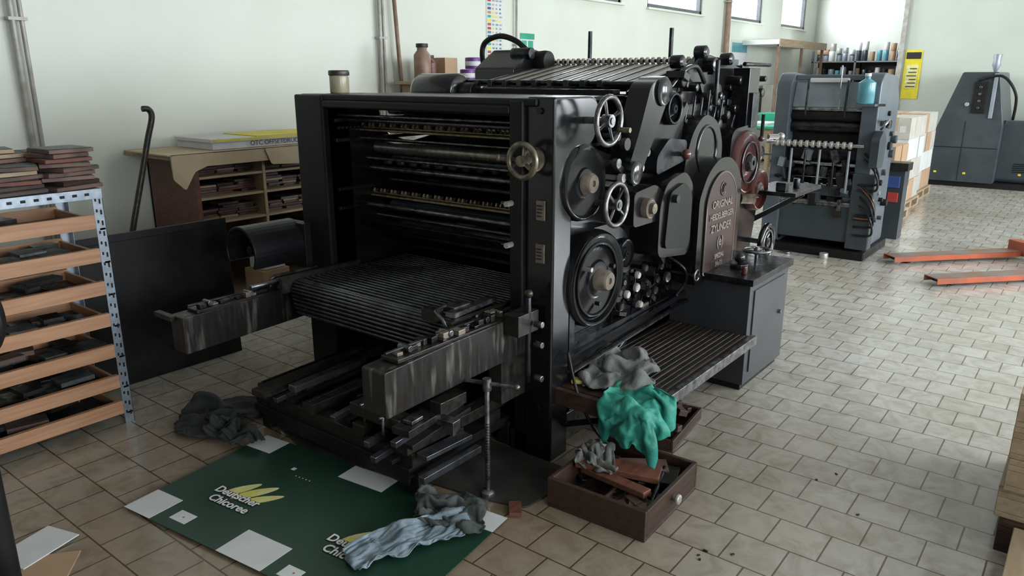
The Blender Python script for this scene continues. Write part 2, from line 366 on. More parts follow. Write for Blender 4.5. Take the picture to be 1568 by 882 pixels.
# ------------------------------------------------------------ MAIN PRESS
b=B('side_frames',press,.010,3)
sil=[(2.47,0),(2.62,0),(2.62,.5),(3.85,.5),(3.85,.0),(4.9,.0),(4.92,.9),(4.80,1.22),(4.45,1.38),(4.2,1.40),(4.1,1.52),(3.62,1.50),(3.45,1.36),(3.05,1.30),(2.86,1.36),(2.80,1.57),(2.47,1.57)]
rr=[.0,.0,.03,.03,.0,0,.12,.12,.1,.05,.05,.08,.05,.05,.06,.07,.02]
P=rp(sil,rr)
b.prism(P,'y',1.80,1.93,ENAM);b.prism(P,'y',3.12,3.25,ENAM)
b.prism(rp([(2.465,.0),(2.60,.0),(2.60,1.30),(2.78,1.40),(2.80,1.575),(2.465,1.575)],[0,0,.04,.06,.09,.015]),'y',1.72,1.86,ENAM)
b.box(2.44,2.62,3.12,3.34,.0,1.565,ENAF)
b.box(2.44,2.475,1.86,1.93,.62,1.56,ENAF)
b.box(2.45,2.80,1.80,3.30,1.535,1.568,ENAF)
b.box(2.44,2.47,1.93,3.12,1.50,1.54,ENAF)
b.finish()
b=B('delivery_interior',press,.003,2)
b.box(3.25,3.32,1.93,3.12,.1,1.59,BLK)  # added dark plate: stands for interior shade and blocks a bright gap
b.box(2.7,4.88,1.95,3.10,.02,.48,BLK)
ya,yb=1.93,3.12
for (x,z,r,m) in [(2.54,1.465,.007,WST),(2.60,1.44,.012,SLAT),(2.9,1.475,.02,SLAT),(2.8,1.285,.032,ROLL),(2.95,1.22,.05,SLAT),(2.75,1.18,.014,WST),(2.9,1.10,.03,DST),(2.7,.99,.012,WST),(2.78,.92,.012,SLAT),(3.0,.84,.05,SLAT),(2.72,1.235,.008,WST),(2.66,1.345,.006,WST)]:
    b.cyl((x,ya,z),(x,yb,z),r,m,20)
for (x,z) in [(2.70,1.405),(2.76,1.055)]:
    b.box(x-.02,x+.02,ya,yb,z-.028,z-.012,DST);b.cyl((x,ya,z),(x,yb,z),.007,SLAT,10)
    b.box(x-.008,x+.008,ya,yb,z-.012,z-.004,GRB);b.box(x-.024,x-.020,ya,yb,z-.026,z-.016,GRB)
    for k in range(44):
        y=ya+.02+k*(yb-ya-.04)/43
        b.ob((x-.012,y,z+.006),(.02,.009,.018),GRB if k%3 else DST,ry=.4)
for y in(1.945,3.105):
    for z in(1.43,1.33,1.08,.98):
        b.box(2.5,3.2,y-.012,y+.012,z,z+.018,DST)
    for k in range(26):
        b.cyl((2.52+k*.026,y-.016,1.4),(2.52+k*.026,y+.016,1.4),.009,DST,8)
b.ob((2.78,2.5,.985),(.03,1.0,.05),GREYD,ry=-.5);b.ob((2.66,2.55,.90),(.02,1.12,.045),DST,ry=-.5)
b.ob((3.05,2.52,.80),(.02,1.14,.22),DARK,ry=.3)
b.ob((2.85,2.52,.79),(.015,1.16,.10),DST,ry=-.9)
for k in range(12):
    y=2.0+k*.094;b.cyl((2.80,y,1.20),(2.80,y,1.222),.03,DARK,12)
b.box(2.50,2.515,1.97,3.1,1.508,1.513,WST)
b.finish()
b=B('slatted_delivery_board',press,.001,1)
prof=[]
for k in range(23):prof.append((2.92-k*.0325,.675))
for k in range(6):
    a=k/5*PI*.5;prof.append((2.20-.05*math.sin(a),.625+.05*math.cos(a)))
prof+= [(2.15,.605),(2.151,.585),(2.155,.562),(2.162,.54),(2.17,.515)]
for i,(x,z) in enumerate(prof):
    b.cyl((x,1.99,z),(x,3.07,z),.0075,SLAT,8)
for y in(1.985,2.35,2.71,3.07):
    b.box(2.16,2.95,y-.008,y+.008,.64,.664,BLK)
b.box(2.2,2.95,2.0,3.06,.60,.640,BLK)
b.box(2.175,2.20,2.0,3.06,.5,.62,BLK)
b.box(2.1,2.6,1.955,1.98,.64,.70,DARK);b.box(2.1,2.6,3.08,3.105,.62,.70,DARK)
b.box(2.20,2.30,2.03,2.10,.70,.725,WST);b.ob((2.3,2.02,.71),(.30,.05,.02),WST,rz=.08);b.ob((2.14,2.10,.70),(.05,.08,.05),DARK)
b.tube([(2.12,1.96,.62),(2.10,2.0,.70),(2.12,2.06,.725),(2.2,2.08,.725)],.008,WST)
b.finish()
b=B('delivery_arms',press,.006,2)
b.prism(rp([(1.64,.48),(2.47,.50),(2.47,.675),(2.0,.67),(1.64,.655)],.012),'y',1.85,1.97,SCR)
b.prism(rp([(1.64,.41),(2.47,.44),(2.47,.60),(2.0,.595),(1.64,.585)],.012),'y',3.2,3.31,SCR)
b.box(1.62,1.65,3.27,3.42,.56,.585,SCR)
for (y,zt) in((1.91,.668),(3.255,.592)):
    b.box(1.72,2.45,y-.045,y+.045,zt-.005,zt+.010,DARK)
    for k in range(20):
        x=1.76+k*.034;h=R0.uniform(.008,.028)
        b.ob((x,y+R0.uniform(-.02,.02),zt+.010+h/2),(R0.uniform(.015,.045),R0.uniform(.02,.06),h),R0.choice([DST,DST,DARK,DARK,TAN]),rz=R0.uniform(-.2,.2))
    for k in range(3):
        x=1.8+k*.22;b.cyl((x,y-.03,zt+.025),(x,y+.03,zt+.025),.013,WST,12)
    b.cyl((1.70,y,zt+.03),(2.46,y,zt+.03),.006,DST,8)
b.tube([(2.15,3.25,.60),(2.16,3.25,.66),(2.3,3.25,.665),(2.46,3.25,.665)],.010,WST)
b.cyl((2.0,3.2,.655),(2.40,3.2,.655),.012,WST,10)
b.box(2.30,2.47,1.86,1.93,.3,.5,DARK);b.box(2.30,2.44,1.77,1.85,.62,.71,DARK)
b.cyl((2.38,1.78,.4),(2.38,1.78,.78),.012,DST,12);b.ball((2.38,1.78,.79),.02,DARK)
for z in (.66,.57,.42):b.cyl((2.40,1.72,z),(2.40,1.76,z),.014,WST,12)
b.finish()
b=B('pile_lift_frame',press,.004,2)
for y in(2.02,2.28,2.62,2.96):b.box(1.86,2.66,y-.035,y+.035,.20,.25,DARK)
for x in(1.92,2.15,2.40):b.box(x-.04,x+.04,1.98,3.05,.14,.20,DARK)
b.box(1.86,2.66,1.98,3.04,.10,.14,BLK)
for k in range(9):
    y=2.0+k*.12;L=R0.uniform(.3,.6);x=1.84+R0.uniform(0,.25)
    b.beam((x,y,.262),(x+L,y+.01,.275),.012,.01,DST)
for (x,y,z,l) in((1.80,2.88,.26,.62),(1.82,2.80,.23,.55),(1.84,2.42,.24,.40),(1.80,2.16,.22,.5),(1.78,2.10,.18,.5),(1.80,2.0,.27,.42)):
    b.beam((x,y,z),(x+l,y+.02,z+.03),.03,.025,SLAT);b.beam((x+.05,y-.03,z-.02),(x+l,y-.01,z+.01),.05,.02,BLK)
b.ob((1.95,2.02,.30),(.20,.09,.03),DARK,rz=.1);b.ob((1.93,2.02,.325),(.07,.05,.015),WST,rz=.1);b.ob((2.12,2.0,.34),(.16,.06,.05),DARK)
b.ob((2.02,1.93,.20),(.26,.06,.02),SLAT,rz=-.05);b.ob((1.99,1.87,.15),(.34,.03,.03),SLAT);b.ob((2.06,1.95,.27),(.05,.09,.06),WST,rz=.1)
b.ob((1.92,2.2,.30),(.08,.3,.05),DARK);b.ob((1.97,2.86,.27),(.42,.09,.03),DARK,rz=.1);b.ob((2.05,2.72,.30),(.40,.05,.03),SLAT,rz=.06)
b.ob((1.90,2.5,.10),(.05,1.0,.09),BLK)
for y in(1.99,3.0):
    for x in(1.92,2.5):b.box(x-.03,x+.03,y-.03,y+.03,0.008,.12,BLK)
b.box(2.62,2.70,1.98,2.08,.0,.62,BLK);b.box(2.62,2.70,2.97,3.07,.0,.62,BLK)
b.box(2.60,2.63,1.95,3.10,.02,.60,BLK)
for x,y in((1.86,2.12),(1.90,2.28)):
    b.cyl((x,y,.25),(x,y,.33),.007,WST,8);b.cyl((x-.02,y,.33),(x+.02,y,.33),.006,WST,8)
b.finish()
b=B('operator_side_mechanism',press,.005,2)
def disc(x,z,r,y1,y0=1.80,m=ENAM,hub=None,hr=.05,hy=None,rim=True):
    d=y0-y1
    b.lathe([(0,r),(d*.7,r),(d*.92,r*.965),(d,r*.90),(d*.86,r*.84),(d*.86,r*.4),(d*.95,r*.36),(d*.95,.001)],(x,y0,z),(0,-1,0),m,40)
    if hub:
        hy=hy or y1-.05
        b.lathe([(0,hr*1.25),(y1-hy-.012,hr*1.1),(y1-hy-.006,hr),(y1-hy,hr*.92),(y1-hy,hr*.35),(y1-hy-.01,hr*.3),(y1-hy-.01,.001)],(x,y1+.015,z),(0,-1,0),hub,26)
disc(2.68,1.22,.165,1.70,hub=TAN,hr=.040,hy=1.65)
b.prism(rp([(2.52,1.06),(2.86,1.06),(2.88,1.25),(2.78,1.36),(2.60,1.38),(2.50,1.25)],.07),'y',1.745,1.80,ENAM)
b.prism(rp([(2.60,.62),(2.80,.56),(3.10,.58),(3.17,.70),(3.15,.92),(3.0,1.0),(2.75,1.0),(2.60,.92)],.09),'y',1.75,1.80,ENAM)
disc(2.79,.78,.222,1.69,hub=TAN,hr=.042,hy=1.62)
b.torus((2.79,1.70,.78),(0,1,0),.165,.007,ENAM,40,8)
b.torus((2.79,1.695,.78),(0,1,0),.205,.006,ENAM,40,8)
for k in range(3):
    a=k*2.1+.4;b.cyl((2.79+.11*math.cos(a),1.70,.78+.11*math.sin(a)),(2.79+.11*math.cos(a),1.675,.78+.11*math.sin(a)),.010,DST,12)
b.cyl((2.79-.115,1.70,.85),(2.79-.115,1.66,.85),.010,BEAD,12)
disc(3.08,.84,.075,1.72,m=ENAM,hub=DST,hr=.018,hy=1.70);disc(3.10,.69,.05,1.73,m=DST)
b.wheel((2.69,1.61,1.478),(0,-1,0),.095,.0115,WST,4,.026,.2)
b.wheel((2.775,1.61,1.125),(0,-1,0),.09,.0115,WST,4,.024,.2,ph=.9)
b.cyl((2.69+.07,1.60,1.44),(2.69+.07,1.55,1.44),.011,BRS,10)
b.wheel((2.38,1.815,1.33),(-1,0,0),.066,.012,BRS,3,.022,.09);b.cyl((2.40,1.83,1.33),(2.385,1.93,1.335),.010,BRS,10);b.ball((2.385,1.94,1.335),.016,BRS)
b.lathe([(0,.05),(.02,.048),(.03,.03)],(2.465,1.815,1.33),(-1,0,0),BRS,24)
for z in(1.125,.945):
    b.box(2.455,2.466,1.76,1.80,z-.04,z+.04,TAN)
    for q in range(4):b.box(2.452,2.455,1.77,1.795,z-.025+q*.014,z-.02+q*.014,DARK)
for z in(1.145,.97):
    b.cyl((2.40,1.915,z),(2.47,1.915,z),.012,BEAD,12);b.cyl((2.42,1.915,z),(2.43,1.96,z),.006,WST,8)
for z in(.25,.6,1.52):b.cyl((2.455,1.79,z),(2.466,1.79,z),.014,DST,6)
for (x,z,r,m) in [(2.93,1.28,.022,WST),(2.98,1.21,.02,BEAD),(3.04,1.28,.018,DST),(3.08,1.19,.026,DST),(3.15,1.24,.018,BEAD),(2.96,1.16,.015,DST),(3.2,1.31,.02,WST),(3.24,1.13,.016,BEAD),(2.92,1.40,.02,DST),(3.0,1.36,.028,DARK),(3.12,1.36,.024,DST)]:
    b.cyl((x,1.80,z),(x,1.70,z),r*.6,m,12);b.cyl((x,1.72,z),(x,1.695,z),r,m,14)
b.beam((2.93,1.72,1.28),(3.08,1.72,1.19),.02,.03,DARK);b.beam((2.96,1.71,1.16),(3.2,1.71,1.31),.016,.022,DST)
b.prism(rp([(2.98,1.20),(3.10,1.18),(3.26,1.40),(3.38,1.58),(3.30,1.65),(3.19,1.62),(3.10,1.42)],.035),'y',1.69,1.80,ENAM)
b.lathe([(0,.068),(.12,.068),(.135,.05),(.135,.001)],(3.30,1.80,1.585),(0,-1,0),ENAM,28)
b.lathe([(0,.055),(.07,.055),(.08,.04),(.08,.001)],(3.05,1.74,1.23),(0,-1,0),ENAM,24)
b.prism(rp([(3.30,1.30),(3.62,1.30),(3.66,1.48),(3.56,1.58),(3.40,1.60),(3.32,1.5)],.05),'y',1.74,1.80,ENAM)
disc(3.46,1.50,.08,1.70,m=ENAM,hub=DST,hr=.022,hy=1.68);b.torus((3.46,1.70,1.50),(0,1,0),.07,.007,DST)
b.prism(rp([(3.02,.98),(3.28,.98),(3.30,1.12),(3.22,1.16),(3.02,1.14)],.03),'y',1.66,1.80,ENAM)
b.lathe([(0,.048),(.03,.048),(.035,.04),(.03,.036),(.03,.001)],(3.13,1.66,1.06),(0,-1,0),TAN,28)
b.lathe([(0,.03),(.04,.025)],(3.13,1.65,1.06),(0,-1,0),BRS,20)
b.prism(rp([(3.24,.80),(3.56,.76),(3.60,.80),(3.60,1.12),(3.50,1.20),(3.30,1.16),(3.24,1.05)],.05),'y',1.64,1.80,ENAM)
b.prism(rp([(3.28,.84),(3.54,.80),(3.56,.84),(3.56,1.08),(3.47,1.15),(3.31,1.11)],.04),'y',1.625,1.64,ENAF)
b.cyl((3.35,1.64,1.08),(3.35,1.60,1.08),.02,DST,14)
b.prism(rp([(3.58,.75),(4.02,.75),(4.05,1.30),(3.97,1.42),(3.80,1.47),(3.66,1.38),(3.58,1.2)],.07),'y',1.69,1.80,ENAM)
b.torus((3.84,1.69,1.28),(0,1,0),.12,.010,ENAM)
b.cyl((3.50,1.70,1.28),(3.50,1.66,1.28),.012,WST,10);b.ball((3.50,1.645,1.28),.026,MRN)
b.prism(rp([(3.30,1.19),(3.62,1.24),(3.62,1.34),(3.42,1.36),(3.30,1.28)],.03),'y',1.70,1.80,DST)
np_=rp([(3.62,.58),(4.17,.56),(4.17,1.06),(4.12,1.16),(3.99,1.235),(3.83,1.235),(3.70,1.16),(3.62,1.04)],[.02,.02,.03,.06,.07,.07,.06,.03])
b.prism(np_,'y',1.61,1.72,ENAM)
inn=rp([(3.70,.62),(4.09,.60),(4.09,1.02),(4.045,1.10),(3.95,1.16),(3.85,1.16),(3.745,1.10),(3.70,1.01)],[.02,.02,.03,.06,.07,.07,.06,.03])
b.prism(inn,'y',1.602,1.61,PLM)
cl=[Vector((p[0],1.602,p[1])) for p in inn];cl.append(cl[0]);b.tube(cl,.004,PLTX,6,False)
def MT(x,y,z,sz=1):return Matrix.Translation((x,y,z))@Matrix.Rotation(PI/2,4,'X')
for t,z,s in (("ORIGINAL",.99,.058),("HEIDELBERGER",.925,.046),("ZYLINDER",.86,.058),("(e)",.78,.075),("SPEZIAL",.70,.036),("54x72",.655,.036)):
    b.text(t,MT(3.895,1.600,z),s,PLTX,.003,off=.001)
b.torus((3.895,1.602,1.07),(0,1,0),.035,.005,PLM);b.lathe([(0,.025),(.012,.018)],(3.895,1.602,1.07),(0,-1,0),PLM,20)
disc(4.40,1.16,.19,1.66,m=MRN,hub=ENAM,hr=.045,hy=1.62)
b.torus((4.40,1.66,1.16),(0,1,0),.12,.008,ENAM)
b.prism(rp([(4.16,.60),(4.62,.58),(4.70,.9),(4.68,1.30),(4.5,1.38),(4.2,1.36)],.08),'y',1.70,1.80,ENAM)
disc(4.58,.98,.13,1.64,m=MRN,hub=WST,hr=.03,hy=1.62)
b.cyl((4.30,1.66,.96),(4.36,1.60,.955),.03,BRS,16)
b.wheel((4.58,1.58,.66),(0,-1,0),.105,.018,ENAM,4,.03,.22,hm=WST);b.torus((4.58,1.57,.66),(0,1,0),.075,.006,WST)
b.cyl((4.62,1.64,1.30),(4.68,1.60,1.30),.014,BEAD);b.ball((4.7,1.59,1.30),.022,BEAD)
b.cyl((4.45,1.62,1.44),(4.45,1.62,1.30),.010,DST);b.ball((4.45,1.62,1.30),.018,MRN)
for (x,z,r) in [(3.02,.66,.020),(3.06,.58,.022),(3.11,.63,.020),(3.17,.57,.020),(3.22,.64,.022),(3.24,.55,.018),(3.3,.6,.024),(3.36,.66,.020),(3.43,.58,.022),(3.2,.71,.018),(3.28,.73,.020),(3.5,.64,.028),(3.58,.56,.016),(3.4,.72,.02)]:
    m=R0.choice([WST,DST,BEAD,DST,DARK]);yy=1.80-R0.uniform(.05,.12)
    b.cyl((x,1.80,z),(x,yy,z),r*.55,DST,10);b.lathe([(0,r),(.014,r),(.02,r*.75)],(x,yy+.012,z),(0,-1,0),m,16)
for k in range(16):
    x=3.0+R0.uniform(0,.62);z=R0.uniform(.52,.74);y=1.77
    b.ob((x,y,z),(R0.uniform(.03,.08),.05,R0.uniform(.015,.04)),R0.choice([DARK,DST,ENAM]),ry=R0.uniform(-.8,.8))
b.ob((3.36,1.76,.50),(.07,.01,.04),BRS)
for k in range(6):
    x=3.02+k*.1;b.cyl((x,1.76,.50),(x+.03,1.76,.72),.006,DST,8)
b.tube([(3.55,1.74,.74),(3.58,1.66,.68),(3.62,1.66,.6),(3.60,1.70,.52)],.010,DST)
b.wheel((3.62,1.60,.64),(0,-1,0),.028,.006,WST,3,.01,.15)
b.box(2.58,3.85,1.74,1.80,.47,.505,DST);b.beam((2.60,1.72,.44),(3.82,1.72,.50),.02,.03,ENAM)
b.cyl((2.60,1.70,.40),(3.80,1.70,.46),.012,DST)
b.box(2.60,2.64,1.72,1.80,.40,.66,DST)
b.finish()
b=B('machine_base',press,.006,2)
b.box(2.62,4.86,1.90,3.15,0,.5,BLK)
b.box(2.47,2.62,1.80,1.95,0,.1,BLK);b.box(2.62,3.75,1.76,1.92,.02,.16,DARK)
b.beam((2.62,1.78,.12),(3.2,1.78,.36),.03,.03,DST)
b.tube([(2.56,1.70,.50),(2.52,1.60,.3),(2.58,1.5,.12),(2.8,1.5,.05),(3.1,1.6,.03)],.007,BLK)
b.finish()
b=B('foot_step_platform',press,.004,2)
b.box(2.53,3.72,1.31,1.79,.315,.335,DARK)
b.box(2.53,3.72,1.285,1.315,.295,.345,WST)
b.box(2.50,2.53,1.285,1.79,.27,.345,WOODB)
for k in range(15):
    y=1.34+k*.03;b.box(2.80,3.70,y,y+.014,.335,.339,DARK if k%3 else WOODB)
b.box(2.55,2.80,1.33,1.77,.335,.339,WOODB)
for x in(2.58,3.6):
    b.beam((x,1.33,.30),(x,1.78,.12),.03,.02,BLK);
b.box(2.56,3.70,1.33,1.36,.27,.30,BLK)
b.finish()
b=B('control_cabinet',press,.008,2)
b.box(3.74,4.33,1.35,1.80,.04,.62,CABG);b.box(3.72,4.35,1.33,1.80,.60,.635,DST)
b.box(3.76,4.31,1.37,1.78,0,.04,BLK)
b.box(3.80,4.27,1.342,1.35,.10,.56,CABG);b.cyl((4.2,1.345,.35),(4.2,1.325,.35),.012,WST)
b.cyl((3.95,1.5,.635),(3.95,1.5,.66),.05,ENAM,20);b.ball((3.95,1.5,.69),.03,ENAM)
b.wheel((4.15,1.48,.70),(0,0,1),.075,.008,WST,3,.018,.07)
b.box(3.80,3.88,1.6,1.7,.635,.68,DARK);b.cyl((3.82,1.42,.635),(3.82,1.42,.68),.016,MRN);b.cyl((3.90,1.62,.635),(3.90,1.62,.72),.014,WST)
b.finish()
b=B('cylinder_and_inking_unit',press,.003,2)
for (x,z,r,m) in [(3.55,1.0,.26,DST),(3.45,1.36,.07,DST),(3.62,1.44,.06,BLK),(3.78,1.42,.07,DST),(4.2,1.1,.25,DST),(4.1,1.46,.05,BLK)]:
    b.cyl((x,1.93,z),(x,3.12,z),r,m,36)
b.cyl((3.30,1.75,1.615),(3.30,3.20,1.625),.014,DST,12)
b.cyl((3.05,1.93,1.46),(3.05,3.12,1.46),.05,BLK,24)
b.box(2.80,3.25,1.93,3.12,1.40,1.44,BLK);b.box(2.80,3.25,1.86,3.20,1.545,1.565,ENAF)
b.lathe([(0,.04),(.01,.09),(.03,.10),(.30,.10),(.33,.085),(.34,.03)],(3.25,2.90,1.57),(0,1,0),ENAM,30)
b.lathe([(0,.05),(.12,.05)],(3.25,2.80,1.57),(0,1,0),DST,20)
for k in range(9):
    y=2.0+k*.1;b.box(3.26,3.34,y,y+.03,1.60,1.635,R0.choice([ENAM,DST]))
b.ob((3.5,2.5,1.52),(.14,1.1,.05),ENAM,ry=-.3);b.ob((3.7,2.0,1.52),(.3,.06,.14),ENAM)
for k in range(12):
    x=3.15+R0.uniform(0,.9);z=1.45+R0.uniform(0,.12)
    b.ob((x,1.87,z),(R0.uniform(.04,.1),.07,R0.uniform(.05,.12)),R0.choice([ENAM,DARK,ENAM,DST]),ry=R0.uniform(-.5,.5))
b.finish()
b=B('feeder_unit',press,.003,2)
b.ob((3.80,2.47,1.665),(.58,1.02,.015),CREAM,ry=-.17)
for k in range(11):
    y=2.0+k*.092;b.ob((3.79,y,1.677),(.56,.010,.006),BLK if k%2 else DST,ry=-.17)
b.cyl((4.10,1.80,1.74),(4.10,3.02,1.74),.010,DST,10)
for k in range(30):
    y=1.90+k*.037;b.lathe([(0,.012),(.004,.021),(.018,.021),(.022,.012)],(4.10,y,1.74),(0,1,0),BEAD if k%3 else TAN,14)
b.cyl((4.05,1.84,1.70),(4.05,3.0,1.70),.008,WST,8)
b.box(4.12,4.20,1.84,3.05,1.66,1.72,DST)
for y0 in(1.84,3.05):
    b.prism(rp([(3.62,1.42),(4.9,1.0),(4.95,1.50),(4.85,1.66),(4.25,1.76),(4.05,1.78),(3.9,1.70),(3.62,1.58)],.04),'y',y0,y0+.04,ENAM)
for k in range(46):
    x=3.62+R0.random()*1.2;z=1.38+R0.random()*.34-max(0,(x-4.3))*.12
    t=R0.random();y=1.84-R0.uniform(.02,.10)
    if t<.5:
        r=R0.uniform(.014,.045);b.lathe([(0,r),(1.84-y,r),(1.84-y+.004,r*.8),(1.84-y+.004,.001)],(x,1.85,z),(0,-1,0),R0.choice([DST,ENAM,DARK,ENAM,DARK]),18)
    else:
        b.ob((x,(y+1.84)/2,z),(R0.uniform(.03,.12),1.85-y,R0.uniform(.02,.05)),R0.choice([ENAM,DARK,DST,ENAM]),ry=R0.uniform(-1.2,1.2))
for (x,z) in((3.72,1.745),(4.35,1.77),(4.0,1.80)):
    b.lathe([(0,.035),(.06,.035),(.07,.02)],(x,1.86,z-.02),(0,-1,0),ENAM,18)
b.tube([(3.6,1.80,1.60),(3.7,1.78,1.68),(3.85,1.78,1.70),(4.0,1.80,1.62)],.012,ENAM)
b.cyl((4.3,1.70,1.72),(4.7,1.70,1.72),.012,DST);b.cyl((4.05,1.75,1.50),(4.05,1.75,1.74),.012,DST)
b.ob((4.5,1.76,1.52),(.16,.10,.36),ENAM);b.ob((4.5,1.70,1.46),(.10,.02,.20),DST)
for k in range(6):b.cyl((3.7+k*.09,1.76,1.42),(3.72+k*.09,1.76,1.42+R0.uniform(.06,.2)),.007,DST,8)
for y in(1.95,3.0):b.box(4.78,4.88,y-.05,y+.05,0,1.72,ENAM)
b.box(4.78,4.86,1.95,3.0,1.55,1.62,ENAM);b.box(4.3,4.86,2.0,2.95,.5,.56,BLK)
for y in(2.31,2.92):
    b.box(4.58,4.605,y-.010,y+.010,1.60,1.95,DST)
b.box(4.56,4.63,1.9,3.05,1.62,1.68,DST)
b.prism(rp([(3.75,1.60),(4.05,1.60),(4.05,1.80),(3.95,1.82),(3.75,1.70)],.02),'y',2.93,3.24,ENAM)
b.cyl((3.9,2.9,1.79),(3.9,3.05,1.79),.035,DST,18)
b.tube([(4.0,3.30,1.60),(4.0,3.38,1.74),(4.0,3.37,1.86),(4.0,3.24,1.905),(4.0,3.10,1.87),(4.0,2.98,1.79),(4.0,2.88,1.765)],.018,BLK,12)
b.lathe([(0,.06),(.03,.065),(.1,.06)],(4.0,2.84,1.745),(0,1,0),BLK,20)
b.box(4.55,5.05,1.42,1.72,.955,.98,DST);b.box(4.60,4.66,1.5,1.56,.98,1.03,ENAM);b.cyl((4.8,1.5,.98),(4.8,1.5,1.04),.02,DST);b.beam((4.70,1.80,.72),(4.80,1.45,.95),.03,.03,ENAM)
b.finish()
b=B('curved_side_guard',press,.003,2)
n=24;A0=PI*1.35;outer=[(3.42+.135*math.cos(A0*k/n-.5),.78+.135*math.sin(A0*k/n-.5)) for k in range(n+1)]
inner=[(3.42+.120*math.cos(A0*k/n-.5),.78+.120*math.sin(A0*k/n-.5)) for k in range(n,-1,-1)]
b.prism(outer+inner,'x',2.10,2.42,ENAF);b.lathe([(0,.12),(.015,.12)],(2.405,3.42,.78),(1,0,0),BLK,30)
b.cyl((2.15,3.42,.78),(2.45,3.40,.78),.025,DST);b.box(2.40,2.46,3.28,3.44,.66,.90,BLK)
b.finish()

# ------------------------------------------------------------ objects around press
b=B('storage_jar',bevel=.002)
b.lathe([(0,.045),(.004,.05),(.085,.05),(.092,.044)],(2.62,3.19,1.569),(0,0,1),JARM,28);b.lathe([(0,.054),(.022,.054),(.026,.05)],(2.62,3.19,1.657),(0,0,1),LIDM,28);b.finish()
b=B('rubber_floor_mat',bevel=.002)
b.prism(rp([(1.93,2.95),(1.84,2.62),(1.93,2.3),(2.0,2.05),(2.05,1.75),(2.10,1.58),(2.30,1.56),(2.46,1.58),(2.46,3.3),(2.3,3.45),(2.0,3.3)],.03),'z',.001,.008,MATB);b.finish()
b=B('t_handle_screw_jack',bevel=.002)
b.cyl((2.08,1.755,.0),(2.08,1.755,.50),.010,WST,12);b.lathe([(0,.03),(.02,.03),(.03,.014)],(2.08,1.755,.008),(0,0,1),WST,20)
b.cyl((2.05,1.88,.495),(2.11,1.63,.505),.008,WST,12);b.lathe([(0,.018),(.05,.018)],(2.08,1.755,.47),(0,0,1),WST,16)
b.ball((2.05,1.88,.495),.013,WST);b.ball((2.11,1.63,.505),.013,WST)
for k in range(20):b.torus((2.08,1.755,.1+k*.012),(0,0,1),.0105,.002,DST,12,5)
b.finish()
sh=empty('printed_cardboard_sheet')
A=Vector((1.12,2.83,0));e1=Vector((.119,-.9929,0));e2=Vector((.9929,.119,0))
MS=Matrix(((e1.x,e2.x,0,A.x),(e1.y,e2.y,0,A.y),(0,0,1,0),(0,0,0,1)))
b=B('board',sh,0)
b.box(0,1.34,0,.72,.0105,.0125,GRN,MS)
for (s0,s1,w0,w1) in [(0,.16,0,.15),(0,.15,.60,.72),(.56,.80,.61,.72),(.55,.78,0,.15),(.22,.31,.045,.105),(1.2,1.34,.61,.72),(.84,.92,.02,.08),(1.2,1.34,0,.14)]:
    b.box(s0,s1,w0,w1,.0125,.0135,WHITE,MS)
for (s0,w0) in((.225,.05),(.845,.03)):
    b.box(s0+.04,s0+.048,w0+.02,w0+.028,.0135,.0138,ORNG,MS)
def leaf(s,w,L,W,a,z):
    pts=[]
    for k in range(16):
        t=k/16*2*PI;pts.append((L*math.cos(t),W*math.sin(t)*(1-.35*math.cos(t))))
    ca,sa=math.cos(a),math.sin(a)
    vs=[MS@Vector((s+p[0]*ca-p[1]*sa,w+p[0]*sa+p[1]*ca,q)) for q in(.0128,z) for p in pts]
    b.raw(vs,[tuple(range(16)),tuple(range(31,15,-1))]+[(i,(i+1)%16,16+(i+1)%16,16+i) for i in range(16)],YLF)
for (s,w) in((.34,.25),(.98,.24)):
    leaf(s-.043,w+.085,.075,.024,1.05,.0133);leaf(s+.032,w+.10,.080,.025,.95,.0136);leaf(s+.092,w+.075,.078,.022,.8,.0134);leaf(s+.0,w+.06,.06,.018,1.0,.0137)
    for body,dw,ds in(("Deutscher",.032,-.015),("Chicoree",-.024,.0)):
        b.text(body,MS@Matrix.Translation((s+ds,w+dw,.0143)),.058,INKB,.0003,off=.0045)
        b.text(body,MS@Matrix.Translation((s+ds,w+dw,.0152)),.058,INKW,.0003,off=.0012)
b.box(.34,.36,.55,.57,.0125,.013,WHITE,MS)
for k in range(5):b.box(.40+.02*k,.405+.02*k,.52,.525,.0125,.013,WHITE,MS)
b.finish()
b=B('yellow_sponge',bevel=.008,seg=3);b.ob((2.62,1.68,.352),(.05,.06,.02),YLF,rz=.4);b.finish()
b=B('drawer',tb,.003,2)
MB=Matrix.Translation((2.19,1.10,0))@Matrix.Rotation(.03,4,'Z')
L,W,Hh,t=.47,.43,.125,.018
b.box(0,L,0,W,.0,.014,WOODB,MB)
b.box(0,t,0,W,.014,Hh,WOODB,MB);b.box(L-t,L,0,W,.014,Hh,WOODB,MB);b.box(t,L-t,0,t,.014,Hh,WOODB,MB);b.box(t,L-t,W-t,W,.014,Hh,WOODB,MB)
b.box(t,L-t,.20,.212,.014,Hh*.7,WOODB,MB)
p=MB@Vector((L*.5,0,.075));b.lathe([(0,.01),(.01,.012),(.02,.022),(.03,.02),(.033,.008)],p,(0,-1,0),BEAD,20)
b.finish()
b=B('tools',tb,.003,2)
b.ob((2.44,1.36,.112),(.10,.34,.025),WOODR,rz=.35,rx=.06);b.ob((2.36,1.33,.10),(.05,.32,.025),WOODR,rz=-.15,rx=-.05);b.ob((2.54,1.30,.09),(.10,.20,.03),BLKW,rz=.6)
b.cyl((2.3,1.15,.05),(2.58,1.22,.10),.010,DST);b.ob((2.55,1.18,.08),(.15,.06,.03),DARK,rz=.3);b.ob((2.30,1.18,.05),(.12,.09,.04),DARK,rz=.8)
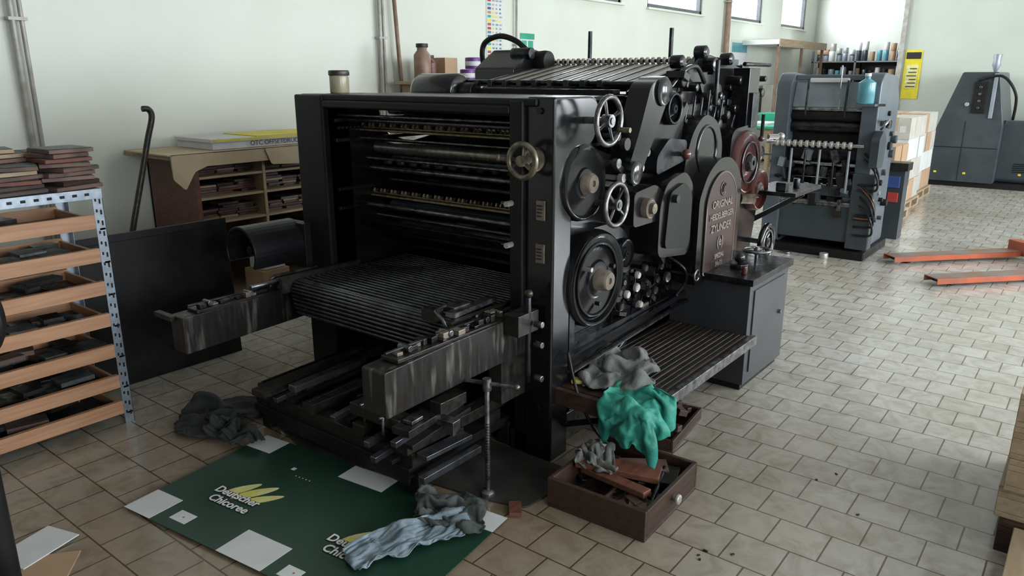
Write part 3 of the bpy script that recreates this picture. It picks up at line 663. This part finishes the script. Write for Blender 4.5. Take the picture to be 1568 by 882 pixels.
for k in range(26):
    b.ob((2.24+R0.random()*.36,1.14+R0.random()*.35,.03+R0.random()*.05),(R0.uniform(.02,.09),R0.uniform(.02,.05),.02),R0.choice([DARK,DST,WOODB,BLKW]),rz=R0.uniform(0,3),rx=R0.uniform(-.3,.3))
b.finish()
b=B('wooden_parts_tray',bevel=.003)
MC=Matrix.Translation((2.88,1.33,0))@Matrix.Rotation(.12,4,'Z')
b.box(0,.42,0,.30,0,.012,WOODB,MC);b.box(0,.42,0,.015,.012,.06,WOODB,MC);b.box(0,.42,.285,.30,.012,.06,WOODB,MC);b.box(0,.015,0.015,.285,.012,.06,WOODB,MC);b.box(.405,.42,.015,.285,.012,.06,WOODB,MC)
for k in range(20):
    q=MC@Vector((.06+R0.random()*.32,.05+R0.random()*.20,.04+R0.random()*.05));b.ob(q,(R0.uniform(.04,.12),R0.uniform(.02,.05),.03),R0.choice([DARK,BLKW,WOODB,DST]),rz=R0.uniform(0,3),rx=R0.uniform(-.4,.4))
b.finish()
b=B('loose_wood_scrap',bevel=.002);b.ob((2.06,1.60,.016),(.09,.05,.015),WOODR,rz=.7);b.finish()
b=B('small_dark_debris',bevel=.001)
for k in range(12):
    x,y=R0.choice([(2.0,.95),(2.3,.85),(3.0,.65),(3.4,.7)]);x+=R0.uniform(-.15,.15);y+=R0.uniform(-.12,.12);b.ob((x,y,.003),(R0.uniform(.006,.02),R0.uniform(.005,.012),.004),DARK,rz=R0.uniform(0,3))
b.finish()

# ------------------------------------------------------------ left rack
b=B('steel_tray_rack',bevel=.0015,seg=1)
RX0,RX1,RY0,RY1,RH=.55,1.54,3.6,4.02,1.16
for x in(RX0,RX1):
    sx=1 if x==RX0 else -1
    for y,sy in((RY0,1),(RY1,-1)):
        xa,xb=sorted((x,x+sx*.045));ya_,yb_=sorted((y,y+sy*.003))
        b.box(xa,xb,ya_,yb_,0,RH,GALV)
        xa,xb=sorted((x,x+sx*.003));ya_,yb_=sorted((y,y+sy*.045));b.box(xa,xb,ya_,yb_,0,RH,GALV)
        for k in range(23):
            z=.04+k*.05
            if y==RY0:
                b.box(x+sx*.010,x+sx*.018,y-.0012,y,z,z+.022,BLK);b.box(x+sx*.028,x+sx*.036,y-.0012,y,z+.012,z+.026,BLK)
b.box(RX0,RX1,RY0-.002,RY1,RH-.006,RH,GALV);b.box(RX0,RX1,RY0-.004,RY0,RH-.045,RH,GALV)
for k in range(18):b.box(RX0+.03+k*.052,RX0+.05+k*.052,RY0-.0055,RY0-.004,RH-.028,RH-.016,BLK)
for i in range(7):
    z=.98-.157*i
    if i==6:z=.06
    for x in(RX0+.004,RX1-.03):b.box(x,x+.026,RY0,RY1,z-.012,z-.002,GALV)
    b.box(RX0+.04,RX1-.05,RY0-.012,RY0+.012,z,z+.065,WOODO);b.box(RX0+.04,RX1-.05,RY1-.03,RY1-.012,z,z+.06,WOODO)
    b.box(RX0+.04,RX0+.055,RY0,RY1-.02,z,z+.05,WOODO);b.box(RX1-.065,RX1-.05,RY0,RY1-.02,z,z+.05,WOODO)
    b.box(RX0+.04,RX1-.05,RY0,RY1-.02,z,z+.006,DARK)
    for k in range(18):
        b.ob((R0.uniform(RX0+.12,RX1-.14),R0.uniform(RY0+.08,RY1-.1),z+.02+R0.uniform(0,.045)),(R0.uniform(.06,.18),R0.uniform(.06,.14),.022),R0.choice([BLKW,BLKM,BLKM,DARK,GREYL if k==3 else DARK]),rz=R0.uniform(-.3,.3))
b.finish()
def blocks(name,x0,x1,y0,y1,z0,stacks,mx,hmax,sz=(.12,.24),th=.02,rv=.25,bb=None):
    b=bb or B(name,bevel=.0015,seg=1)
    for s in range(stacks):
        cx=x0+(x1-x0)*((s%mx)+.5)/mx;cy=y0+(y1-y0)*((s//mx)+.5)/max(1,math.ceil(stacks/mx))
        z=z0+.001;h=hmax*R0.uniform(.55,1)
        while z<z0+h:
            m=R0.choice([BLKW,BLKW,BLKW,BLKR,WOODB,WOODP]);w=R0.uniform(*sz);d=R0.uniform(*sz);a=R0.uniform(-rv,rv)
            q=(cx+R0.uniform(-.015,.015),cy+R0.uniform(-.01,.01))
            b.ob((q[0],q[1],z+th*.42),(w,d,th*.84),m,rz=a);b.ob((q[0],q[1],z+th*.9),(w*.96,d*.96,th*.14),BLKM,rz=a)
            z+=th+.0005
    return b if bb else b.finish()
blocks('printing_block_pile',.62,1.10,3.63,3.98,1.162,4,2,.29,(.2,.25))
blocks('printing_block_pile',1.10,1.54,3.62,3.98,1.162,4,2,.20,(.17,.23),rv=.4)
b=B('black_guard_panel',bevel=.004)
Mx=Matrix.Translation((0,4.06,0))@Matrix.Rotation(-.05,4,'X')
b.box(1.25,2.44,0,.022,0.002,.84,BLK,Mx)
b.box(1.25,2.44,-.006,0,.80,.84,BLK,Mx)
for x in(1.5,2.2):b.beam((x,4.34,.01),(x,4.11,.6),.03,.02,BLK)
b.finish()
# ------------------------------------------------------------ wall bench
b=B('wooden_shelf_bench',bevel=.003)
bx0,bx1,by0,by1,bh=2.78,5.0,5.0,5.66,1.10
b.box(bx0,bx0+.03,by0,by1,0,bh,WOODR)
b.box(bx0,bx1,by1-.02,by1,0,bh,WOODB)
for k in range(1,4):
    x=bx0+k*(bx1-bx0)/4;b.box(x-.012,x+.012,by0,by1-.02,0,bh,WOODP)
b.box(bx1-.03,bx1,by0,by1,0,bh,WOODP)
for z in(.05,.38,.62,.80,.95):
    b.box(bx0+.03,bx1-.03,by0+.005,by1-.02,z,z+.018,WOODP)
b.box(bx0-.16,bx1,by0-.06,by1,bh,bh+.035,WOODP)
for k in range(4):
    x0=bx0+.04+k*.56
    for z in(.398,.638,.818,.968):
        blocks('printing_block_row',x0+.02,x0+.50,by0+.03,by0+.33,z,3,3,.11 if z<.95 else .10,(.12,.17),.018,.12,bb=b)
b.finish()
b=B('kraft_paper_cover',bevel=.002)
b.prism([(2.58,4.93),(4.6,4.93),(4.6,4.925),(2.58,4.925)],'z',1.05,1.145,PAPER);b.box(2.56,4.62,4.925,5.5,1.137,1.146,PAPER)
b.prism(rp([(2.58,1.14),(2.58,.98),(2.66,.90),(2.74,1.02),(2.86,1.06),(2.9,1.14)],.02),'y',4.915,4.925,PAPER)
b.prism(rp([(3.3,1.14),(3.35,1.02),(3.7,1.0),(4.1,1.03),(4.2,1.14)],.02),'y',4.912,4.920,PAPER)
b.finish()
b=B('stack_of_printed_sheets',bevel=.002)
b.box(2.95,4.15,5.02,5.5,1.148,1.20,WHITE);b.box(2.93,4.17,5.0,5.5,1.20,1.222,WHITE);b.box(3.3,4.17,4.998,5.45,1.222,1.228,YEL);b.box(2.94,4.1,4.998,5.0,1.205,1.218,YEL)
b.text("OTC OFFSETDRUCK PAPIER",MT(3.55,4.996,1.177),.05,INKB,.001);b.finish()
b=B('steel_pry_bar',bevel=.002)
b.tube([(2.04,4.86,.0),(2.15,4.86,.40),(2.25,4.86,.74),(2.34,4.86,1.03),(2.41,4.86,1.26),(2.455,4.86,1.40),(2.44,4.86,1.45),(2.40,4.86,1.455)],.019,DARK,10);b.finish()
b=B('cardboard_carton',bevel=.003);b.box(3.05,3.28,4.7,4.93,0,.28,CART);b.box(3.05,3.28,4.81,4.82,.28,.283,WHITE);b.finish()
b=B('cardboard_carton',bevel=.003);b.box(3.08,3.26,4.72,4.90,.284,.42,WHITE);b.box(3.08,3.26,4.80,4.82,.42,.423,CART);b.finish()
b=B('storage_cabinet',bevel=.004)
b.box(5.32,7.1,5.15,5.54,0,1.58,WOODP);b.box(5.22,7.12,5.12,5.55,1.58,1.61,WOODP)
for k in range(3):b.box(5.35+k*.57,5.88+k*.57,5.135,5.15,.06,1.55,CREAM);
b.finish()
def bottle(name,x,y,z,r,h,m,lid,neck=.4):
    b=B(name,bevel=.001);b.lathe([(0,r*.9),(.01,r),(h*.7,r),(h*.82,r*neck),(h*.9,r*neck)],(x,y,z),(0,0,1),m,22);b.lathe([(0,r*neck*1.2),(h*.1,r*neck*1.2)],(x,y,z+h*.9),(0,0,1),lid,18);b.finish()
bottle('solvent_bottle',5.32,5.25,1.612,.08,.34,RUSTP,DARK,.6);bottle('solvent_bottle',5.50,5.32,1.612,.06,.24,WOODR,DARK,.5)
b=B('cardboard_carton',bevel=.003);b.box(5.60,5.78,5.22,5.42,1.612,1.83,CART);b.box(5.60,5.78,5.31,5.33,1.83,1.832,WHITE);b.finish()
for (x,z) in((5.98,1.612),(6.15,1.612),(6.06,1.728)):
    b=B('paint_tin',bevel=.002);b.lathe([(0,.075),(.004,.08),(.105,.08),(.11,.075),(.112,.078)],(x,5.26,z),(0,0,1),PURP,26);b.lathe([(.03,.081),(.075,.081)],(x,5.26,z),(0,0,1),WHITE,26);b.finish()
# ------------------------------------------------------------ second press
sp=empty('offset_printing_press')
b=B('frame',sp,.010,2)
ax,bx=7.38,8.15
pr=rp([(ax,.08),(bx,.08),(bx,1.45),(bx-.18,1.66),(ax+.10,1.69),(ax,1.60)],.05)
b.prism(pr,'y',1.66,1.80,GREY);b.prism(pr,'y',2.44,2.58,GREY)
b.box(ax-.05,bx+.05,1.62,2.62,0,.08,BLK);b.box(ax+.3,bx,1.80,2.44,.08,.7,GREYD)
b.box(ax+.10,ax+.7,1.80,2.44,1.62,1.67,GREY)
b.ob((ax+.10,2.12,1.49),(.03,.64,.24),GREYL,ry=.25);b.box(ax+.06,ax+.1,1.95,2.3,1.60,1.64,WHITE)
b.ob((ax+.16,2.12,1.10),(.02,.64,.6),BLK)
b.box(ax-.04,ax+.10,1.60,1.80,.1,.80,GREYD);b.box(ax-.04,ax+.10,2.44,2.60,.1,.62,GREY)
b.ob((ax+.02,2.12,.62),(.06,.66,.10),GREYD);b.ob((ax-.0,2.12,.33),(.03,.66,.36),GREYD)
b.finish()
b=B('rollers_and_details',sp,.003,2)
for (x,z,r,m) in[(ax+.10,1.30,.05,BLK),(ax+.12,1.20,.06,DST),(ax+.08,1.36,.02,STL),(ax+.10,.95,.07,BLK),(ax+.05,.86,.02,STL),(ax+.10,.78,.05,DST),(ax,.5,.03,WST)]:
    b.cyl((x,1.80,z),(x,2.44,z),r,m,22)
b.cyl((ax-.08,1.72,1.05),(ax-.08,2.60,1.05),.018,STL,12)
for k in range(13):b.lathe([(0,.02),(.008,.033),(.03,.033),(.038,.02)],(ax-.08,1.82+k*.055,1.05),(0,1,0),BEAD,14)
b.wheel((ax-.06,2.66,.93),(0,1,0),.07,.01,WST,4,.02,.1)
for k in range(80):
    x=ax-.03+R0.random()*.15;y=1.72+R0.random()*.82;z=.42+R0.random()*.55
    b.ob((x,y,z),(R0.uniform(.03,.1),R0.uniform(.02,.08),R0.uniform(.02,.12)),R0.choice([GREYD,DST,BLK,GREYL,WST,DARK,BLK]),rx=R0.uniform(-.3,.3))
for k in range(24):
    x=ax+.05+R0.random()*.6;z=.3+R0.random()*1.1
    r=R0.uniform(.015,.04);b.cyl((x,1.66,z),(x,1.66-R0.uniform(.02,.06),z),r,R0.choice([DST,GREYD,BLK,WST,GREYL]),14)
for k in range(8):
    z=.30+R0.random()*.6;b.tube([(ax-.03,1.72,z+.1),(ax-.10,1.60,z),(ax-.06,1.58,z-.16),(ax-.05,1.74,z-.18)],.010,R0.choice([HOSE,BLK,DST,BLK]),8)
b.prism(rp([(ax-.12,.86),(ax+.1,.86),(ax+.14,1.1),(ax+.0,1.20),(ax-.12,1.12)],.04),'y',1.59,1.66,GREYD)
b.tube([(ax,1.62,1.2),(ax-.03,1.58,1.25),(ax+.1,1.58,1.28),(ax+.3,1.62,1.2)],.012,STL)
for y in(1.95,2.3):b.cyl((ax+.02,y,1.30),(ax+.04,y,1.62),.010,DST,8)
for k in range(5):b.cyl((ax-.04,1.85+k*.13,.62),(ax-.04,1.85+k*.13,1.0),.012,DST if k%2 else GREYL,10)
b.cyl((ax-.12,2.3,0),(ax-.12,2.3,.02),.05,WST,16);b.cyl((ax-.12,1.95,.0),(ax-.12,1.95,.05),.04,BEAD,16)
b.box(ax-.03,ax+.05,1.60,1.72,1.40,1.42,WFRM);b.cyl((ax+.0,2.0,1.36),(ax-.02,2.0,1.75),.006,STL,8)
b.finish()
b=B('bottle_shelf',sp,.003,2);b.box(ax-.14,ax,1.66,1.86,1.40,1.42,WFRM);b.finish()
bottle('teal_wash_bottle',ax-.08,1.76,1.421,.072,.26,TEALB,WHITE,.3)
b=B('parts_stand',bevel=.004);b.box(8.60,8.80,1.60,1.82,0,.72,GREYD);b.ob((8.59,1.71,.60),(.02,.14,.12),BLUEP);b.ob((8.66,1.70,.76),(.22,.26,.08),DARK);b.ob((8.59,1.69,.44),(.02,.10,.10),REDP);b.finish()
# ------------------------------------------------------------ far grey press
b=B('grey_printing_machine',bevel=.02,seg=3)
b.prism(rp([(2.34,.08),(2.26,.60),(1.92,1.72),(1.45,1.72),(1.30,.95),(1.30,.08)],.03),'x',13.50,14.75,GREYD)
b.prism(rp([(13.75,.08),(14.7,.08),(14.7,.98),(13.75,1.02)],.08),'y',.2,1.30,GREYD)
b.box(13.55,14.7,-.9,2.36,0,.08,BLK);b.prism(rp([(13.7,.08),(14.7,.08),(14.7,1.2),(14.0,1.3),(13.7,.9)],.08),'y',-.9,.2,GREYD)
b.box(13.46,13.50,1.45,1.50,1.05,1.70,GREYL);b.cyl((13.50,1.80,1.25),(13.45,1.80,1.25),.03,BEAD,14)
b.box(13.47,13.50,1.56,1.74,1.12,1.58,BLK)
for k in range(4):b.cyl((13.5,1.65,1.2+.1*k),(13.44,1.65,1.2+.1*k),.02,WST,10)
for y in(2.1,1.7,1.0):b.box(13.49 if y>1.3 else 13.74,13.5 if y>1.3 else 13.75,y-.02,y+.02,.2,.23,YEL)
for k in range(5):b.box(13.735,13.75,.4,1.1,.25+k*.03,.262+k*.03,BLK)
b.box(13.49,13.5,1.32,2.28,.60,.61,BLK);b.box(13.49,13.5,1.78,1.79,.10,1.0,BLK)
b.lathe([(0,.02),(.1,.06),(.16,.05),(.26,.06)],(13.9,1.55,1.72),(0,0,1),GREYL,18)
b.tube([(13.49,1.70,1.6),(13.45,1.4,1.66),(13.5,1.2,1.4),(13.7,1.2,1.03)],.02,BLK)
b.finish()
# ------------------------------------------------------------ cartons on pallets
def pallet(b,x0,x1,y0,y1,z0,m):
    for k in range(5):
        y=y0+(y1-y0-.1)*k/4;b.box(x0,x1,y,y+.1,z0+.10,z0+.122,m)
    for k in range(3):
        x=x0+(x1-x0-.1)*k/2;b.box(x,x+.1,y0,y1,z0+.078,z0+.10,m)
        for q in range(3):
            y=y0+(y1-y0-.1)*q/2;b.box(x,x+.1,y,y+.1,z0+.02,z0+.078,m)
    for q in range(3):
        y=y0+(y1-y0-.1)*q/2;b.box(x0,x1,y,y+.1,z0,z0+.02,m)
for (px,lvl,oy) in((9.15,3,-.02),(10.3,4,.08),(11.5,4,.15)):
    b=B('wooden_pallet',bevel=.003);pallet(b,px,px+1.0,1.82+oy,2.82+oy,0,WOODP);b.finish()
    b=B('stacked_cartons',bevel=.006)
    for l in range(lvl):
        for i in range(3):
            for j in range(3):
                x=px+.02+i*.32+R0.uniform(0,.015);y=1.85+oy+j*.32+R0.uniform(0,.01);z=.124+l*.262
                if l==lvl-1 and R0.random()<.25 and px<10:continue
                m=WHITE if (l+int(px))%3==0 else (CREAM if R0.random()<.3 else CART)
                b.box(x,x+.31,y,y+.31,z,z+.26,m);b.box(x-.001,x+.311,y+.14,y+.17,z+.1,z+.2605,PAPER)
                b.box(x-.003,x,y+.05,y+.12,z+.08,z+.16,WHITE)
    b.finish()
# ------------------------------------------------------------ pallet truck
b=B('pallet_truck',bevel=.004)
d=Vector((.745,-.667,0));sd=Vector((.667,.745,0))
def fork(p,L,h):
    p=Vector(p);M=Matrix(((d.x,sd.x,0,p.x),(d.y,sd.y,0,p.y),(0,0,1,0),(0,0,0,1)))
    b.box(0,L,-.08,.08,h-.008,h,GRIM,M);b.box(0,L,-.08,-.072,h-.05,h,ORNG,M);b.box(0,L,.072,.08,h-.05,h,ORNG,M)
    b.box(.05,.30,-.05,.05,h-.045,h-.008,DARK,M)
    b.cyl(M@Vector((.18,-.04,.03)),M@Vector((.18,.04,.03)),.03,BLK,14)
    return M
fork((7.42,1.42,0),1.40,.075);fork((6.80,.97,0),1.40,.075)
q=Vector((7.11,1.195,0))+d*1.40
M=Matrix(((d.x,sd.x,0,q.x),(d.y,sd.y,0,q.y),(0,0,1,0),(0,0,0,1)))
b.box(0,.10,-.46,.46,.03,.16,ORNG,M)
b.box(.02,.16,-.12,.12,.1,.62,ORNG,M);b.box(.16,.30,-.08,.08,.05,.30,DARK,M)
b.cyl(M@Vector((.22,-.08,.09)),M@Vector((.22,.08,.09)),.09,BLK,24);b.cyl(M@Vector((.2,0,.3)),M@Vector((.35,0,1.15)),.02,BLK)
b.torus(M@Vector((.36,0,1.2)),M.to_3x3()@Vector((1,0,0)),.09,.014,BLK)
b.finish()
# ------------------------------------------------------------ far shelves with cans
b=B('metal_shelving_unit',bevel=.003)
for x in(17.9,18.4):
    for y in(3.65,4.6,5.5):b.box(x,x+.04,y,y+.04,0,2.2,WFRM)
for z in(.2,.75,1.25,1.62,1.95):b.box(17.9,18.44,3.65,5.54,z,z+.03,WFRM)
b.box(18.40,18.45,3.65,5.54,.2,1.95,DARK)
b.finish()
b=B('ink_cans_on_shelf',bevel=.002,seg=1)
for z in(1.281,1.651,1.981):
    for k in range(13):
        y=3.78+k*.137;r=R0.uniform(.05,.066);h=R0.uniform(.12,.22)
        m=R0.choice([WHITE,GREYL,GREYD,CART,WST,TEALB,WHITE,GREYL,BLK,PIPE])
        b.lathe([(0,r),(h,r),(h+.005,r*.9)],(18.02+R0.uniform(0,.1),y,z),(0,0,1),m,16)
        if R0.random()<.55 and z>1.9:b.lathe([(0,r),(h*.8,r)],(18.06,y,z+h+.006),(0,0,1),R0.choice([WHITE,GREYL,CART,PIPE]),16)
b.finish()
b=B('shelf_canopy',bevel=.004);b.box(14.2,17.0,5.0,5.69,2.22,2.30,WHITE);b.box(14.2,17.0,4.98,5.0,2.18,2.32,WOODP)
for x in(14.3,15.6,16.9):b.box(x,x+.05,5.02,5.07,0,2.22,RUSTP)
b.finish()
b=B('green_worktable',bevel=.004);b.box(12.0,14.0,4.2,5.2,.86,.90,GRNS);b.box(12.05,13.95,4.25,5.15,.78,.86,WOODP)
for x in(12.06,13.88):
    for y in(4.26,5.08):b.box(x,x+.06,y,y+.06,0,.78,WOODP)
b.box(12.3,12.9,4.4,4.9,.90,.93,WHITE);b.box(13.1,13.6,4.5,4.9,.90,1.05,GRNS);b.finish()
b=B('white_storage_cabinet',bevel=.005);b.box(15.2,16.8,5.10,5.6,.05,1.5,CREAM)
for k in range(3):b.box(15.22+k*.53,15.73+k*.53,5.085,5.10,.1,1.46,WHITE)
b.box(15.22,16.78,5.12,5.58,0,.05,BLK)
b.finish()
b=B('wooden_pallet_stack',bevel=.003)
for k in range(5):
    dx=R0.uniform(-.02,.02);pallet(b,2.95+dx,3.75+dx,-1.08,.10+R0.uniform(-.015,.01),k*.1225,WOODP if k else WOODB)
b.finish()
b=B('wooden_pallet_stack',bevel=.003)
for k in range(1):pallet(b,2.2,2.92,-1.0,.04,k*.124,WOODP)
b.finish()
b=B('cardboard_offcuts',bevel=.001)
b.ob((.72,2.62,.004),(.30,.20,.006),CART,rz=.9);b.ob((.80,2.82,.009),(.22,.16,.004),WHITE,rz=.3);b.finish()
b=B('cast_iron_stand',bevel=.004)
b.cyl((.58,2.35,0),(.58,2.35,1.25),.035,BLK,18);b.lathe([(0,.12),(.03,.11),(.05,.05)],(.58,2.35,0),(0,0,1),BLK,28)
b.lathe([(0,.07),(.02,.10),(.06,.10),(.08,.07)],(.60,2.35,1.02),(1,0,0),BLK,30);b.finish()

# ------------------------------------------------------------ LIGHT
def area(name,loc,rot,sx,sy,p,c):
    L=bpy.data.lights.new(name,'AREA');L.shape='RECTANGLE';L.size=sx;L.size_y=sy;L.energy=p;L.color=c
    o=bpy.data.objects.new(name,L);o.location=loc;o.rotation_euler=rot;col.objects.link(o)
for i,(a,c) in enumerate(rw):
    area('daylight_and_fill_window_right',((a+c)/2,Y0+.03,(RZ0+RZ1)/2),(PI/2,0,0),2.8,2.0,(135,235,330,330)[i],(.88,.945,1.))  # first lamp is the added foreground fill
for i,(a,c) in enumerate(wins):
    area('daylight_window_left',((a+c)/2,Y1-.04,(WZ0+WZ1)/2),(-PI/2,0,0),1.6,.7,90,(.86,.93,1.))
w=bpy.data.worlds.new('world');scene.world=w;w.use_nodes=True
bg=w.node_tree.nodes['Background'];bg.inputs[0].default_value=(.8,.9,1,1);bg.inputs[1].default_value=1.
# ------------------------------------------------------------ CAMERA
P_=math.radians(15.7);A_=math.radians(38.1)
F=Vector((math.cos(P_)*math.cos(A_),math.cos(P_)*math.sin(A_),-math.sin(P_)))
U=Vector((math.sin(P_)*math.cos(A_),math.sin(P_)*math.sin(A_),math.cos(P_)))
R=Vector((math.sin(A_),-math.cos(A_),0))
cam=bpy.data.cameras.new('camera');co=bpy.data.objects.new('camera',cam);col.objects.link(co)
M=Matrix(((R.x,U.x,-F.x,0),(R.y,U.y,-F.y,0),(R.z,U.z,-F.z,1.65),(0,0,0,1)))
co.matrix_world=M;cam.sensor_width=36;cam.lens=1150/1568*36;cam.clip_start=.05
scene.camera=co
try:
    scene.view_settings.view_transform='Standard'
except Exception:pass
